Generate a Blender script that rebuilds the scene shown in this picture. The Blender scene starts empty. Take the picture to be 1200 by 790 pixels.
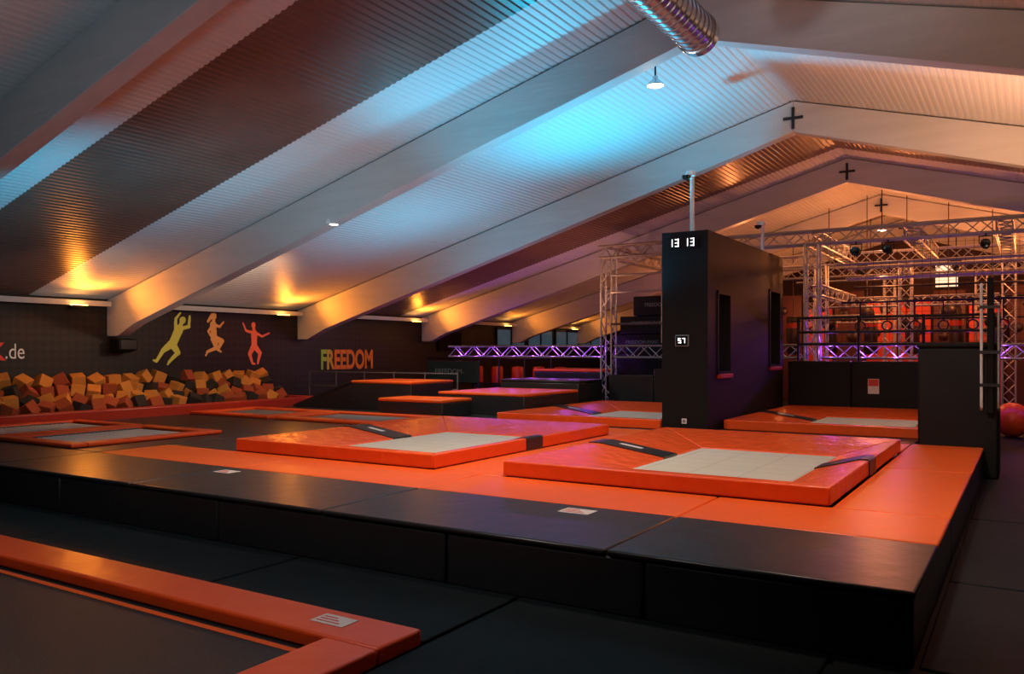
import bpy, bmesh, math, random
from mathutils import Vector, Matrix, Euler
random.seed(7)
S = bpy.context.scene
C = S.collection
R = math.radians

# ------------------------------------------------------------------ materials
def mat(name, col, rough=0.5, metal=0.0, bump=0.0, bscale=8.0, var=0.0, vscale=2.0, emit=0.0, stretch=(1,1,1), spec=0.5, bdist=0.02):
    m = bpy.data.materials.new(name); m.use_nodes = True
    nt = m.node_tree; N = nt.nodes; L = nt.links
    b = N['Principled BSDF']
    b.inputs['Base Color'].default_value = (*col, 1)
    b.inputs['Roughness'].default_value = rough
    b.inputs['Metallic'].default_value = metal
    b.inputs['Specular IOR Level'].default_value = spec
    if emit:
        b.inputs['Emission Color'].default_value = (*col, 1)
        b.inputs['Emission Strength'].default_value = emit
    tc = N.new('ShaderNodeTexCoord'); mp = N.new('ShaderNodeMapping')
    mp.inputs['Scale'].default_value = stretch
    L.new(tc.outputs['Object'], mp.inputs['Vector'])
    n1 = N.new('ShaderNodeTexNoise'); n1.inputs['Scale'].default_value = vscale; n1.inputs['Detail'].default_value = 4
    L.new(mp.outputs['Vector'], n1.inputs['Vector'])
    mx = N.new('ShaderNodeMix'); mx.data_type = 'RGBA'
    mx.inputs['A'].default_value = (*[c * (1 - var) for c in col], 1)
    mx.inputs['B'].default_value = (*[min(1, c * (1 + var)) for c in col], 1)
    L.new(n1.outputs['Fac'], mx.inputs['Factor'])
    L.new(mx.outputs['Result'], b.inputs['Base Color'])
    if bump:
        n2 = N.new('ShaderNodeTexNoise'); n2.inputs['Scale'].default_value = bscale; n2.inputs['Detail'].default_value = 2
        L.new(mp.outputs['Vector'], n2.inputs['Vector'])
        bp = N.new('ShaderNodeBump'); bp.inputs['Strength'].default_value = bump; bp.inputs['Distance'].default_value = bdist
        L.new(n2.outputs['Fac'], bp.inputs['Height']); L.new(bp.outputs['Normal'], b.inputs['Normal'])
    return m

M = {}
M['black'] = mat('black_vinyl', (0.018, 0.0185, 0.0195), 0.34, bump=0.35, bscale=5, var=0.25)
M['blackwall'] = mat('black_wall_vinyl', (0.007, 0.007, 0.007), 0.5, bump=0.2, bscale=5, var=0.25, spec=0.3)
M['blackmatte'] = mat('black_paint', (0.005, 0.005, 0.005), 0.65, bump=0.1, bscale=20, var=0.3, spec=0.25)
M['floor'] = mat('dark_floor_vinyl', (0.0110, 0.0155, 0.0180), 0.62, bump=0.2, bscale=6, var=0.3, spec=0.08)
M['orange'] = mat('orange_vinyl', (0.88, 0.118, 0.013), 0.38, bump=0.3, bscale=3.0, var=0.08, spec=0.3)
M['pad'] = mat('orange_pad_vinyl', (0.87, 0.098, 0.014), 0.26, bump=0.6, bscale=4.2, var=0.08, stretch=(1.5, 1.5, 0.7), spec=0.4, bdist=0.04)
M['padflat'] = mat('smooth_orange_pad_vinyl', (0.85, 0.088, 0.014), 0.32, bump=0.35, bscale=4.5, var=0.08, spec=0.35, bdist=0.025)
M['red'] = mat('red_vinyl', (0.42, 0.03, 0.012), 0.35, bump=0.3, var=0.1)
M['foam_o'] = mat('yellow_orange_foam', (0.66, 0.25, 0.035), 0.9, bump=0.3, bscale=60, var=0.15, vscale=8)
M['foam_r'] = mat('red_orange_foam', (0.40, 0.07, 0.018), 0.9, bump=0.3, bscale=60, var=0.12, vscale=8)
M['foam_g'] = mat('black_foam', (0.030, 0.020, 0.015), 0.9, bump=0.3, bscale=60, var=0.15, vscale=8)
M['glulam'] = mat('pale_painted_glulam', (0.56, 0.555, 0.55), 0.6, bump=0.2, bscale=6, var=0.16, vscale=2.2, stretch=(0.4, 3, 3))
M['deck'] = mat('white_corrugated_steel', (0.64, 0.65, 0.66), 0.45, var=0.06, vscale=0.6)
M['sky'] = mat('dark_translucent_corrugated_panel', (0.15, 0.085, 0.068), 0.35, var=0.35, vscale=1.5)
M['alu'] = mat('aluminium_tube', (0.48, 0.48, 0.48), 0.38, 0.5, var=0.08)
M['galv'] = mat('galvanised_steel', (0.66, 0.72, 0.78), 0.24, 0.85, bump=0.08, bscale=10, var=0.15, vscale=6)
M['white'] = mat('white_plastic', (0.8, 0.8, 0.78), 0.4, var=0.04)
M['steel_dark'] = mat('dark_steel', (0.03, 0.03, 0.033), 0.4, 0.6, var=0.1)
M['rail_grey'] = mat('grey_painted_tube', (0.16, 0.16, 0.16), 0.4, 0.3, var=0.1)
M['lamp_w'] = mat('warm_bulb_glass', (1.0, 0.78, 0.55), 0.3, emit=9)
M['lamp_o'] = mat('orange_flood_glass', (1.0, 0.48, 0.10), 0.3, emit=12)
M['led'] = mat('white_led', (1.0, 1.0, 1.0), 0.3, emit=1.5)
M['tv'] = mat('dark_glass_screen', (0.01, 0.01, 0.011), 0.15, var=0.1)
M['stick_w'] = mat('white_sticker', (0.75, 0.66, 0.60), 0.4, var=0.1, vscale=30)
M['stick_r'] = mat('red_sticker', (0.7, 0.06, 0.03), 0.4, var=0.1)
M['tealb'] = mat('dark_teal_banner', (0.012, 0.028, 0.030), 0.6, var=0.1)
M['greytxt'] = mat('grey_print', (0.22, 0.25, 0.25), 0.6, var=0.1)
M['redpanel'] = mat('red_wall_panel', (0.48, 0.05, 0.025), 0.55, var=0.5, vscale=1.5)
M['darkpanel'] = mat('dark_brown_wall_panel', (0.06, 0.014, 0.012), 0.55, var=0.5, vscale=1.5)
M['bag'] = mat('dark_leather_bag', (0.02, 0.008, 0.007), 0.45, bump=0.2, var=0.2)
M['ball'] = mat('red_rubber_ball', (0.85, 0.10, 0.02), 0.35, var=0.05)
M['glow'] = mat('lit_window_glass', (1.0, 0.66, 0.42), 0.3, emit=1.4, var=0.3, vscale=4)
M['pane'] = mat('blue_dark_window_glass', (0.05, 0.10, 0.14), 0.1, emit=0.4, var=0.7, vscale=1.2)
M['yel'] = mat('yellow_green_paint', (0.72, 0.72, 0.10), 0.6, var=0.1)
M['ora'] = mat('tan_orange_paint', (0.95, 0.46, 0.13), 0.6, var=0.1)
M['pink'] = mat('salmon_paint', (0.95, 0.20, 0.09), 0.6, var=0.1)
M['redtxt'] = mat('red_paint', (0.95, 0.06, 0.04), 0.6, var=0.05)
M['txtw'] = mat('white_paint', (0.85, 0.84, 0.82), 0.6, var=0.05)

def gradient_mat():
    m = bpy.data.materials.new('green_to_orange_paint'); m.use_nodes = True
    nt = m.node_tree; b = nt.nodes['Principled BSDF']; b.inputs['Roughness'].default_value = 0.6
    tc = nt.nodes.new('ShaderNodeTexCoord'); sp = nt.nodes.new('ShaderNodeSeparateXYZ'); cr = nt.nodes.new('ShaderNodeValToRGB')
    nt.links.new(tc.outputs['Generated'], sp.inputs[0]); nt.links.new(sp.outputs['Y'], cr.inputs[0])
    cr.color_ramp.elements[0].color = (0.26, 0.62, 0.06, 1); cr.color_ramp.elements[1].color = (0.88, 0.22, 0.02, 1)
    e = cr.color_ramp.elements.new(0.5); e.color = (0.66, 0.60, 0.05, 1)
    nt.links.new(cr.outputs[0], b.inputs['Base Color']); return m
M['grad'] = gradient_mat()

def bed_mat(name, c0, c1, scale):
    m = bpy.data.materials.new(name); m.use_nodes = True
    nt = m.node_tree; b = nt.nodes['Principled BSDF']; b.inputs['Roughness'].default_value = 0.65
    tc = nt.nodes.new('ShaderNodeTexCoord'); br = nt.nodes.new('ShaderNodeTexBrick')
    br.offset = 0.0; br.inputs['Scale'].default_value = scale
    br.inputs['Color1'].default_value = (*c0, 1); br.inputs['Color2'].default_value = (*[c * 0.95 for c in c0], 1); br.inputs['Mortar'].default_value = (*c1, 1)
    br.inputs['Mortar Size'].default_value = 0.010; br.inputs['Brick Width'].default_value = 0.5; br.inputs['Row Height'].default_value = 0.35
    nt.links.new(tc.outputs['Object'], br.inputs['Vector'])
    nt.links.new(br.outputs['Color'], b.inputs['Base Color']); return m
M['bed'] = bed_mat('pale_woven_bed', (0.60, 0.55, 0.44), (0.47, 0.42, 0.33), 1.0)
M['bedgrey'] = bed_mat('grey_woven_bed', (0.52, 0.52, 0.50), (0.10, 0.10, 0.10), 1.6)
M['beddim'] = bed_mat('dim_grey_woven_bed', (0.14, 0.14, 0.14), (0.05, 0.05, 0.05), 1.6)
M['bedblack'] = mat('black_woven_bed', (0.015, 0.0155, 0.016), 0.48, bump=0.3, bscale=120, var=0.2)

def wall_mat():
    m = bpy.data.materials.new('black_wall_with_fine_mesh_print'); m.use_nodes = True
    nt = m.node_tree; b = nt.nodes['Principled BSDF']; b.inputs['Roughness'].default_value = 0.6
    tc = nt.nodes.new('ShaderNodeTexCoord'); mp = nt.nodes.new('ShaderNodeMapping')
    mp.inputs['Rotation'].default_value = (R(45), 0, 0)
    ck = nt.nodes.new('ShaderNodeTexChecker'); ck.inputs['Scale'].default_value = 9
    ck.inputs['Color1'].default_value = (0.005, 0.0045, 0.0045, 1); ck.inputs['Color2'].default_value = (0.014, 0.009, 0.008, 1)
    nt.links.new(tc.outputs['Object'], mp.inputs['Vector']); nt.links.new(mp.outputs['Vector'], ck.inputs['Vector'])
    nt.links.new(ck.outputs['Color'], b.inputs['Base Color']); return m
M['wallprint'] = wall_mat()

# ------------------------------------------------------------------ mesh helpers
def wloc(o):
    v = Vector((0, 0, 0))
    while o: v += o.location; o = o.parent
    return v

def obj(name, bm, m, parent=None, bevel=0.0, seg=2, smooth=True):
    bmesh.ops.recalc_face_normals(bm, faces=bm.faces[:])
    if parent: off = wloc(parent)
    else:
        xs = [v.co for v in bm.verts]
        lo = Vector([min(c[i] for c in xs) for i in range(3)]); hi = Vector([max(c[i] for c in xs) for i in range(3)])
        off = Vector(((lo.x + hi.x) / 2, (lo.y + hi.y) / 2, lo.z))
    bmesh.ops.translate(bm, verts=bm.verts[:], vec=-off)
    me = bpy.data.meshes.new(name); bm.to_mesh(me); bm.free()
    for mm in (m if isinstance(m, list) else [m]): me.materials.append(mm)
    o = bpy.data.objects.new(name, me); C.objects.link(o)
    if parent: o.parent = parent
    else: o.location = off
    if smooth:
        me.shade_smooth(); me.set_sharp_from_angle(angle=R(38))
    if bevel:
        b = o.modifiers.new('bevel', 'BEVEL'); b.width = bevel; b.segments = seg; b.limit_method = 'ANGLE'; b.angle_limit = R(35)
    return o

def tag(o, label, cat, group=None):
    o['label'] = label; o['category'] = cat
    if group: o['group'] = group
    return o

def thing(name, label, cat, loc, group=None):
    o = bpy.data.objects.new(name, None); C.objects.link(o); o.location = loc; o.empty_display_size = 0.2
    return tag(o, label, cat, group)

def struct(name, bm, m, **k):
    o = obj(name, bm, m, **k); o['kind'] = 'structure'; return o

def nb(): return bmesh.new()

def box(bm, x0, x1, y0, y1, z0, z1):
    v = [bm.verts.new(p) for p in ((x0,y0,z0),(x1,y0,z0),(x1,y1,z0),(x0,y1,z0),(x0,y0,z1),(x1,y0,z1),(x1,y1,z1),(x0,y1,z1))]
    for f in ((0,3,2,1),(4,5,6,7),(0,1,5,4),(1,2,6,5),(2,3,7,6),(3,0,4,7)): bm.faces.new([v[i] for i in f])
    return bm

def prism(bm, pts, axis, lo, hi):
    def P(a, b, t): return {'y': (a, t, b), 'x': (t, a, b), 'z': (a, b, t)}[axis]
    A = [bm.verts.new(P(a, b, lo)) for a, b in pts]; B = [bm.verts.new(P(a, b, hi)) for a, b in pts]
    n = len(pts)
    bm.faces.new(A); bm.faces.new(B[::-1])
    for i in range(n): bm.faces.new((A[i], A[(i+1) % n], B[(i+1) % n], B[i]))
    return bm

def tube(bm, p0, p1, r, n=8, r1=None):
    p0 = Vector(p0); p1 = Vector(p1); d = (p1 - p0).normalized()
    u = d.orthogonal().normalized(); w = d.cross(u)
    r1 = r if r1 is None else r1
    A = []; B = []
    for i in range(n):
        a = 2 * math.pi * i / n; k = u * math.cos(a) + w * math.sin(a)
        A.append(bm.verts.new(p0 + k * r)); B.append(bm.verts.new(p1 + k * r1))
    bm.faces.new(A[::-1]); bm.faces.new(B)
    for i in range(n): bm.faces.new((A[i], A[(i+1) % n], B[(i+1) % n], B[i]))
    return bm

def lathe(bm, prof, c, n=24, axis='z'):
    rings = []
    for r, z in prof:
        ring = []
        for i in range(n):
            a = 2 * math.pi * i / n; p = (r * math.cos(a), r * math.sin(a), z)
            if axis == 'y': p = (p[0], p[2], p[1])
            ring.append(bm.verts.new(Vector(c) + Vector(p)))
        rings.append(ring)
    for a, b in zip(rings, rings[1:]):
        for i in range(n): bm.faces.new((a[i], a[(i+1) % n], b[(i+1) % n], b[i]))
    if prof[0][0] > 1e-4: bm.faces.new(rings[0][::-1])
    if prof[-1][0] > 1e-4: bm.faces.new(rings[-1])
    bmesh.ops.remove_doubles(bm, verts=bm.verts[:], dist=1e-5)
    return bm

def torus(bm, c, R0, r, n=18, k=8):
    rings = []
    for i in range(n):
        a = 2 * math.pi * i / n
        rings.append([bm.verts.new((c[0] + (R0 + r * math.cos(2*math.pi*j/k)) * math.cos(a), c[1] + r * math.sin(2*math.pi*j/k), c[2] + (R0 + r * math.cos(2*math.pi*j/k)) * math.sin(a))) for j in range(k)])
    for i in range(n):
        for j in range(k): bm.faces.new((rings[i][j], rings[(i+1) % n][j], rings[(i+1) % n][(j+1) % k], rings[i][(j+1) % k]))
    return bm

def dup(root, loc, label, group=None):
    r = root.copy(); C.objects.link(r); r.location = loc; r['label'] = label
    if group: r['group'] = group
    for ch in list(root.children):
        c = ch.copy(); C.objects.link(c); c.parent = r
        for g in list(ch.children):
            d = g.copy(); C.objects.link(d); d.parent = c
    return r

def text_obj(name, body, size, m, loc, rot, parent=None, fat=0.0, align='LEFT', sx=1.0):
    cu = bpy.data.curves.new('t', 'FONT'); cu.body = body; cu.size = size; cu.extrude = 0.002; cu.offset = fat; cu.align_x = align
    t = bpy.data.objects.new('t', cu); C.objects.link(t)
    dg = bpy.context.evaluated_depsgraph_get(); dg.update()
    me = bpy.data.meshes.new_from_object(t.evaluated_get(dg))
    bpy.data.objects.remove(t)
    me.transform(Matrix.Diagonal((sx, 1, 1, 1))); me.transform(Euler(rot).to_matrix().to_4x4())
    me.materials.clear(); me.materials.append(m)
    o = bpy.data.objects.new(name, me); C.objects.link(o)
    if parent: o.parent = parent; o.location = Vector(loc) - wloc(parent)
    else: o.location = loc
    return o
ROT_LEFT = (R(90), 0, R(90)); ROT_FRONT = (R(90), 0, 0)

# ------------------------------------------------------------------ camera
cam = bpy.data.cameras.new('camera'); co = bpy.data.objects.new('camera', cam); C.objects.link(co)
co.location = (0, 0, 1.65); co.rotation_euler = (R(90), 0, R(32))
cam.sensor_width = 36; cam.lens = 29.1; cam.shift_y = 0.0142
S.camera = co

# ------------------------------------------------------------------ setting
XW, XR, ZR, SL = -15.7, -3.5, 6.05, 0.275
XE = 2 * XR - XW            # right eave
Y0, Y1 = -5.0, 34.0
def roof_z(x): return ZR - SL * abs(x - XR)
struct('floor', box(nb(), XW, XE, Y0, Y1, -0.2, 0), M['floor'])
struct('wall_left', box(nb(), XW - 0.2, XW, Y0, Y1, 0, 2.8), M['wallprint'])
struct('wall_right', box(nb(), XE, XE + 0.2, Y0, Y1, 0, 2.8), M['blackmatte'])
struct('wall_back', prism(nb(), [(XW, 0), (XE, 0), (XE, 2.75), (XR, 6.15), (XW, 2.75)], 'y', Y1, Y1 + 0.2), mat('brown_back_wall', (0.10, 0.055, 0.045), 0.7, var=0.4, vscale=0.7))
struct('wall_front', prism(nb(), [(XW, 0), (XE, 0), (XE, 2.75), (XR, 6.15), (XW, 2.75)], 'y', Y0 - 0.2, Y0), M['blackmatte'])
# corrugated roof: ribs run along the hall, strips of dark panel parallel to the frames
bm = nb()
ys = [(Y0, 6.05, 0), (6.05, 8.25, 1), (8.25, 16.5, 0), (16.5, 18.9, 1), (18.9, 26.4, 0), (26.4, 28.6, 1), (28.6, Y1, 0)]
pitch = 0.095
for side in (-1, 1):
    prof = []
    nrib = int((XR - XW) / pitch)
    rh = 0.013 if side < 0 else 0.005
    for i in range(nrib + 1):
        for f, h in ((0.0, 0), (0.40, 0), (0.55, rh), (0.85, rh)):
            dx = (i + f) * pitch
            if dx > XR - XW + 0.1: break
            prof.append((XR + side * dx, ZR - SL * dx + h))
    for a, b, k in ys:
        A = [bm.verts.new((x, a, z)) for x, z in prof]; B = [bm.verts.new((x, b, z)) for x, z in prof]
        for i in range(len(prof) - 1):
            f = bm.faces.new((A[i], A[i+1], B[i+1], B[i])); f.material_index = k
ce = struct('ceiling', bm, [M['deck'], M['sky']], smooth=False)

# roof frames
FY = [4.8, 9.9, 15.0, 20.05, 25.15, 30.2]
who = ['nearest the camera, crossing the top left corner', 'second from the camera, passing behind the silver duct',
       'third from the camera, carrying the nearest visible ridge cross', 'fourth from the camera, beyond the padded tower',
       'fifth from the camera, above the far truss rig', 'farthest from the camera near the end wall']
for y, w in zip(FY, who):
    t = thing('roof_frame', 'pale laminated timber roof frame ' + w, 'roof beam', (XR, y, 0), 'laminated timber roof frames')
    for s in (-1, 1):
        xe = XW if s < 0 else XE
        ze = roof_z(xe)
        k = -s
        pts = [(xe, ze - 0.02), (XR, ZR - 0.02), (XR, ZR - 0.56), (xe + k * 0.9, ze - 0.50), (xe + k * 0.35, ze - 0.74), (xe, ze - 0.74)]
        obj('rafter', prism(nb(), pts, 'y', y - 0.12, y + 0.12), M['glulam'], t, bevel=0.01)
    b = nb(); box(b, XR - 0.17, XR + 0.17, y - 0.14, y - 0.125, 5.705, 5.755); box(b, XR - 0.025, XR + 0.025, y - 0.145, y - 0.122, 5.54, 5.92)
    obj('ridge_cross_plate', b, M['steel_dark'], t)

# eave rail on top of the left wall between frames
for i, (a, b_) in enumerate(((5.0, 9.7), (10.9, 14.8), (15.9, 19.9), (21, 25), (26, 30))):
    b = nb(); box(b, XW + 0.005, XW + 0.28, a, b_, 2.575, 2.64); box(b, XW + 0.24, XW + 0.28, a, b_, 2.54, 2.58)
    struct('trim_%d' % (i + 1), b, M['glulam'])

# windows high on the far left wall
for i in range(4):
    a = 24.0 + i * 2.1
    b = nb()
    for (p, q, r_, s_) in ((a, a + 0.08, 1.8, 2.5), (a + 1.92, a + 2.0, 1.8, 2.5), (a, a + 2.0, 1.8, 1.88), (a, a + 2.0, 2.42, 2.5), (a + 0.97, a + 1.03, 1.8, 2.5)):
        box(b, XW + 0.002, XW + 0.07, p, q, r_, s_)
    w = struct('window_%d' % (i + 1), b, M['steel_dark'])
    obj('pane', box(nb(), XW + 0.01, XW + 0.03, a + 0.05, a + 1.95, 1.85, 2.45), M['pane'], w)

# ------------------------------------------------------------------ platform
PT = 0.41
PY = 17.28
plat = thing('platform', 'long black padded platform carrying the orange trampoline pads', 'platform', (-8, 11, 0))
obj('base', prism(nb(), [(-15.6, 4.78), (-0.56, 4.78), (-0.56, 12.27), (-1.30, 12.27), (-1.30, 13.02), (-0.56, 13.02), (-0.56, PY), (-15.6, PY)], 'z', 0, PT - 0.04), M['black'], plat)
fx = [-0.5, -2.0, -3.5, -5.95, -8.4, -10.85, -13.3, -15.6]
for a, b_ in zip(fx, fx[1:]):
    obj('face_panel', box(nb(), b_ + 0.006, a - 0.006, 4.72, 4.79, 0.0, PT - 0.042), M['black'], plat, bevel=0.018)
for a, b_ in ((4.80, 7.2), (7.21, 9.7), (9.71, 12.25)):
    obj('side_panel', box(nb(), -0.57, -0.51, a, b_, 0.0, PT - 0.042), M['black'], plat, bevel=0.018)

def matx(x0, x1, y0, y1, m, label, group, z=PT, h=0.04):
    g = 0.006
    o = obj('padded_mat', box(nb(), x0 + g, x1 - g, y0 + g, y1 - g, z - h, z), M[m], None, bevel=0.015)
    return tag(o, label, 'mat', group)
ex = [-0.49, -2.25, -4.7, -7.2, -9.75, -12.2, -15.5]
en = ['at the front right corner of the platform', 'bearing the larger pale sticker, second from the right corner', 'with a small pale sticker, third from the right corner',
      'fourth from the right corner', 'fifth from the right corner, near the left frame edge', 'at the far left end of the platform edge']
edge = []
for i in range(6):
    edge.append(matx(ex[i+1], ex[i], 4.70, 5.95, 'black', 'black vinyl platform edge mat ' + en[i], 'black platform edge mats'))
on = ['at the front right corner, in front of the nearer trampoline', 'in front of the left half of the nearest trampoline', 'in front of the second trampoline', 'at the left end of the orange front strip']
for i in range(4):
    matx(ex[i+1], ex[i], 5.95, 6.94, 'orange', 'flat orange mat ' + on[i], 'orange mats')
matx(-1.34, -0.49, 6.94, 9.6, 'orange', 'flat orange mat along the right platform edge beside the nearest trampoline', 'orange mats')
matx(-1.34, -0.49, 9.6, 12.27, 'orange', 'flat orange mat on the right edge just before the black pillar', 'orange mats')
matx(-5.32, -4.46, 6.94, 11.26, 'orange', 'narrow orange mat between the two nearest trampolines', 'orange mats')
matx(-4.9, -1.34, 11.26, 12.27, 'orange', 'orange mat behind the nearest trampoline, in front of the tower', 'orange mats')
matx(-8.42, -4.9, 11.26, 12.27, 'orange', 'orange mat behind the second trampoline, left of the tower', 'orange mats')
XF = -14.18
bl = [(-12.25, -9.75, 5.95, 8.6, 'under the right one of the two narrow trampolines at left'), (XF, -12.25, 5.95, 8.6, 'under the left one of the two narrow trampolines at left'),
      (-9.75, -8.42, 6.94, 8.6, 'beside the second trampoline at its front left'), (-12.0, -8.42, 8.6, 12.27, 'between second trampoline and the low far trampolines'),
      (XF, -12.0, 8.6, 12.27, 'in front of the foam pit'), (-12.0, -8.2, 12.27, PY, 'under the low orange topped blocks'), (XF, -12.0, 12.27, PY, 'under the black ramp'),
      (-8.2, -5.0, 12.27, PY, 'under the trampoline left of the tower')]
for x0, x1, y0, y1, w in bl:
    matx(x0, x1, y0, y1, 'black', 'black vinyl mat ' + w, 'black platform surface mats')
matx(-4.18, -1.30, 12.27, PY, 'black', 'black vinyl mat under the trampoline right of the tower', 'black platform surface mats')

def sticker(parent, x0, x1, y0, y1, z):
    s = obj('sticker', box(nb(), x0, x1, y0, y1, z, z + 0.003), M['stick_w'], parent)
    w = (x1 - x0); h = y1 - y0
    for i in range(3):
        ya = y0 + h * (0.18 + 0.25 * i)
        obj('print_line', box(nb(), x0 + 0.1 * w, x0 + (0.8 - 0.15 * i) * w, ya, ya + 0.09 * h, z + 0.003, z + 0.0045), M['stick_r'], s)
sticker(edge[1], -3.10, -2.84, 5.62, 5.80, PT + 0.0005)
sticker(edge[2], -7.14, -6.90, 5.60, 5.76, PT + 0.0005)

# ------------------------------------------------------------------ raised trampolines
def pad_mesh(o0, o1, i0, i1, h, hi, z0):
    bm = nb()
    o0, o1, i0, i1 = [Vector(p) for p in (o0, o1, i0, i1)]
    def loop(o, i):
        m = o.lerp(i, 0.16)
        return [bm.verts.new((p.x, p.y, z)) for p, z in ((o, z0), (o, z0 + h), (m, z0 + h), (i, z0 + hi), (i, z0))]
    A = loop(o0, i0); B = loop(o1, i1)
    bm.faces.new(A); bm.faces.new(B[::-1])
    for k in range(5): bm.faces.new((A[k], A[(k+1) % 5], B[(k+1) % 5], B[k]))
    return bm

def trampoline(x0, x1, y0, y1, il, ir, jf, jb, label, group):
    z = PT
    t = thing('trampoline', label, 'trampoline', ((x0 + x1) / 2, (y0 + y1) / 2, z), group)
    O = [(x0, y0), (x1, y0), (x1, y1), (x0, y1)]
    I = [(x0 + il, y0 + jf), (x1 - ir, y0 + jf), (x1 - ir, y1 - jb), (x0 + il, y1 - jb)]
    for k in range(4):
        obj('pad', pad_mesh(O[k], O[(k+1) % 4], I[k], I[(k+1) % 4], 0.155, 0.035, z), M['pad'], t, bevel=0.032, seg=4)
    bx = box(nb(), I[0][0] - 0.02, I[1][0] + 0.02, I[0][1] - 0.02, I[2][1] + 0.02, z + 0.004, z + 0.022)
    obj('bed', bx, M['bed'], t)
    yc = (y0 + y1) / 2 - 0.05
    for xo, xi, s in ((x0, x0 + il, 1), (x1, x1 - ir, -1)):
        xm = xo + (xi - xo) * 0.16
        pts = [(xo - s * 0.010, z + 0.002), (xo - s * 0.010, z + 0.150), (xo + s * 0.015, z + 0.167), (xm, z + 0.167), (xi, z + 0.047), (xi, z + 0.02), (xm, z + 0.13), (xo + s * 0.02, z + 0.13), (xo + s * 0.02, z + 0.002)]
        st = obj('strap', prism(nb(), pts, 'y', yc - 0.2, yc + 0.2), M['black'], t)
        if s > 0:
            b = nb()
            xa = xm + (xi - xm) * 0.2; xb = xm + (xi - xm) * 0.55
            za = z + 0.167 - 0.12 * 0.2; zb = z + 0.167 - 0.12 * 0.55
            prism(b, [(xa, za - 0.006), (xb, zb - 0.006), (xb, zb + 0.0015), (xa, za + 0.0015)], 'y', yc - 0.02, yc + 0.06)
            obj('print', b, M['stick_w'], st)
    return t
T1 = trampoline(-4.45, -1.35, 6.95, 11.25, 0.95, 0.52, 0.88, 1.15, 'orange padded raised trampoline nearest the front right platform corner', 'raised trampolines with pale beds')
c1 = T1.location
T2 = dup(T1, c1 + Vector((-3.97, 0, 0)), 'orange padded raised trampoline in the front row, left of the nearest one')
T3 = dup(T1, c1 + Vector((-3.62, 5.45, 0)), 'orange padded raised trampoline behind, just left of the black tower')
T4 = dup(T1, c1 + Vector((0.32, 6.02, 0)), 'orange padded raised trampoline behind, right of the tower before the black wall')

# ------------------------------------------------------------------ flush trampolines
def flush(name, x0, x1, y0, y1, w, z, h, bedm, label, springs=False, line=False):
    t = thing(name, label, 'trampoline', ((x0 + x1) / 2, (y0 + y1) / 2, z))
    g = 0.004
    for a in ((x0, x1, y0, y0 + w), (x0, x1, y1 - w, y1), (x0, x0 + w, y0 + w + g, y1 - w - g), (x1 - w, x1, y0 + w + g, y1 - w - g)):
        p = obj('pad', box(nb(), a[0], a[1], a[2], a[3], z, z + h), M['padflat'], t, bevel=0.02, seg=3)
    k = 0.14 if springs else 0.06
    X0, X1, Y0_, Y1_ = x0 + w + k, x1 - w - k, y0 + w + k, y1 - w - k
    obj('bed', box(nb(), X0, X1, Y0_, Y1_, z + 0.012, z + 0.024), M[bedm], t)
    obj('under_frame', box(nb(), x0 + w, x1 - w, y0 + w, y1 - w, z, z + 0.008), M['blackmatte'], t)
    if springs:
        n = 24
        for i in range(n):
            y = Y0_ + (i + 0.5) / n * (Y1_ - Y0_)
            for xa, xb in ((X1, x1 - w), (x0 + w, X0)):
                obj('spring', tube(nb(), (xa - 0.01, y, z + 0.025), (xb + 0.01, y, z + 0.025), 0.013, 6), M['galv'], t)
    if line:
        b = nb(); e = 0.045
        box(b, X0 + 0.02, X1 - 0.02, Y1_ - 0.02 - e, Y1_ - 0.02, z + 0.024, z + 0.027); box(b, X1 - 0.02 - e, X1 - 0.02, Y0_ + 0.02, Y1_ - 0.02 - e, z + 0.024, z + 0.027)
        box(b, X0 + 0.02, X0 + 0.02 + e, Y0_ + 0.02, Y1_ - 0.02 - e, z + 0.024, z + 0.027); box(b, X0 + 0.02, X1 - 0.02, Y0_ + 0.02, Y0_ + 0.02 + e, z + 0.024, z + 0.027)
        obj('border_line', b, M['orange'], t)
    return t
T0 = flush('floor_trampoline', -9.2, -2.88, 0.3, 3.66, 0.37, 0.0, 0.10, 'bedblack', 'black floor trampoline framed by an orange pad in the lower left foreground', line=True)
p = [c for c in T0.children if c.name.startswith('pad')][1]
sticker(p, -3.52, -3.27, 3.43, 3.57, 0.1005)
flush('flush_trampoline', -12.2, -10.35, 5.97, 8.3, 0.22, PT, 0.055, 'bedgrey', 'narrow orange framed trampoline with springs near the left frame edge, right of its twin', springs=True)
flush('flush_trampoline', -14.15, -12.3, 5.97, 8.3, 0.22, PT, 0.055, 'bedgrey', 'narrow orange framed trampoline with springs beside the foam cubes at far left', springs=True)
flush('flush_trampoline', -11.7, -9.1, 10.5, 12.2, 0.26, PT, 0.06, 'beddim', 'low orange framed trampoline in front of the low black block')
flush('flush_trampoline', -14.1, -11.85, 10.5, 12.2, 0.26, PT, 0.06, 'beddim', 'low orange framed trampoline beside the foam pit wall')

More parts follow.
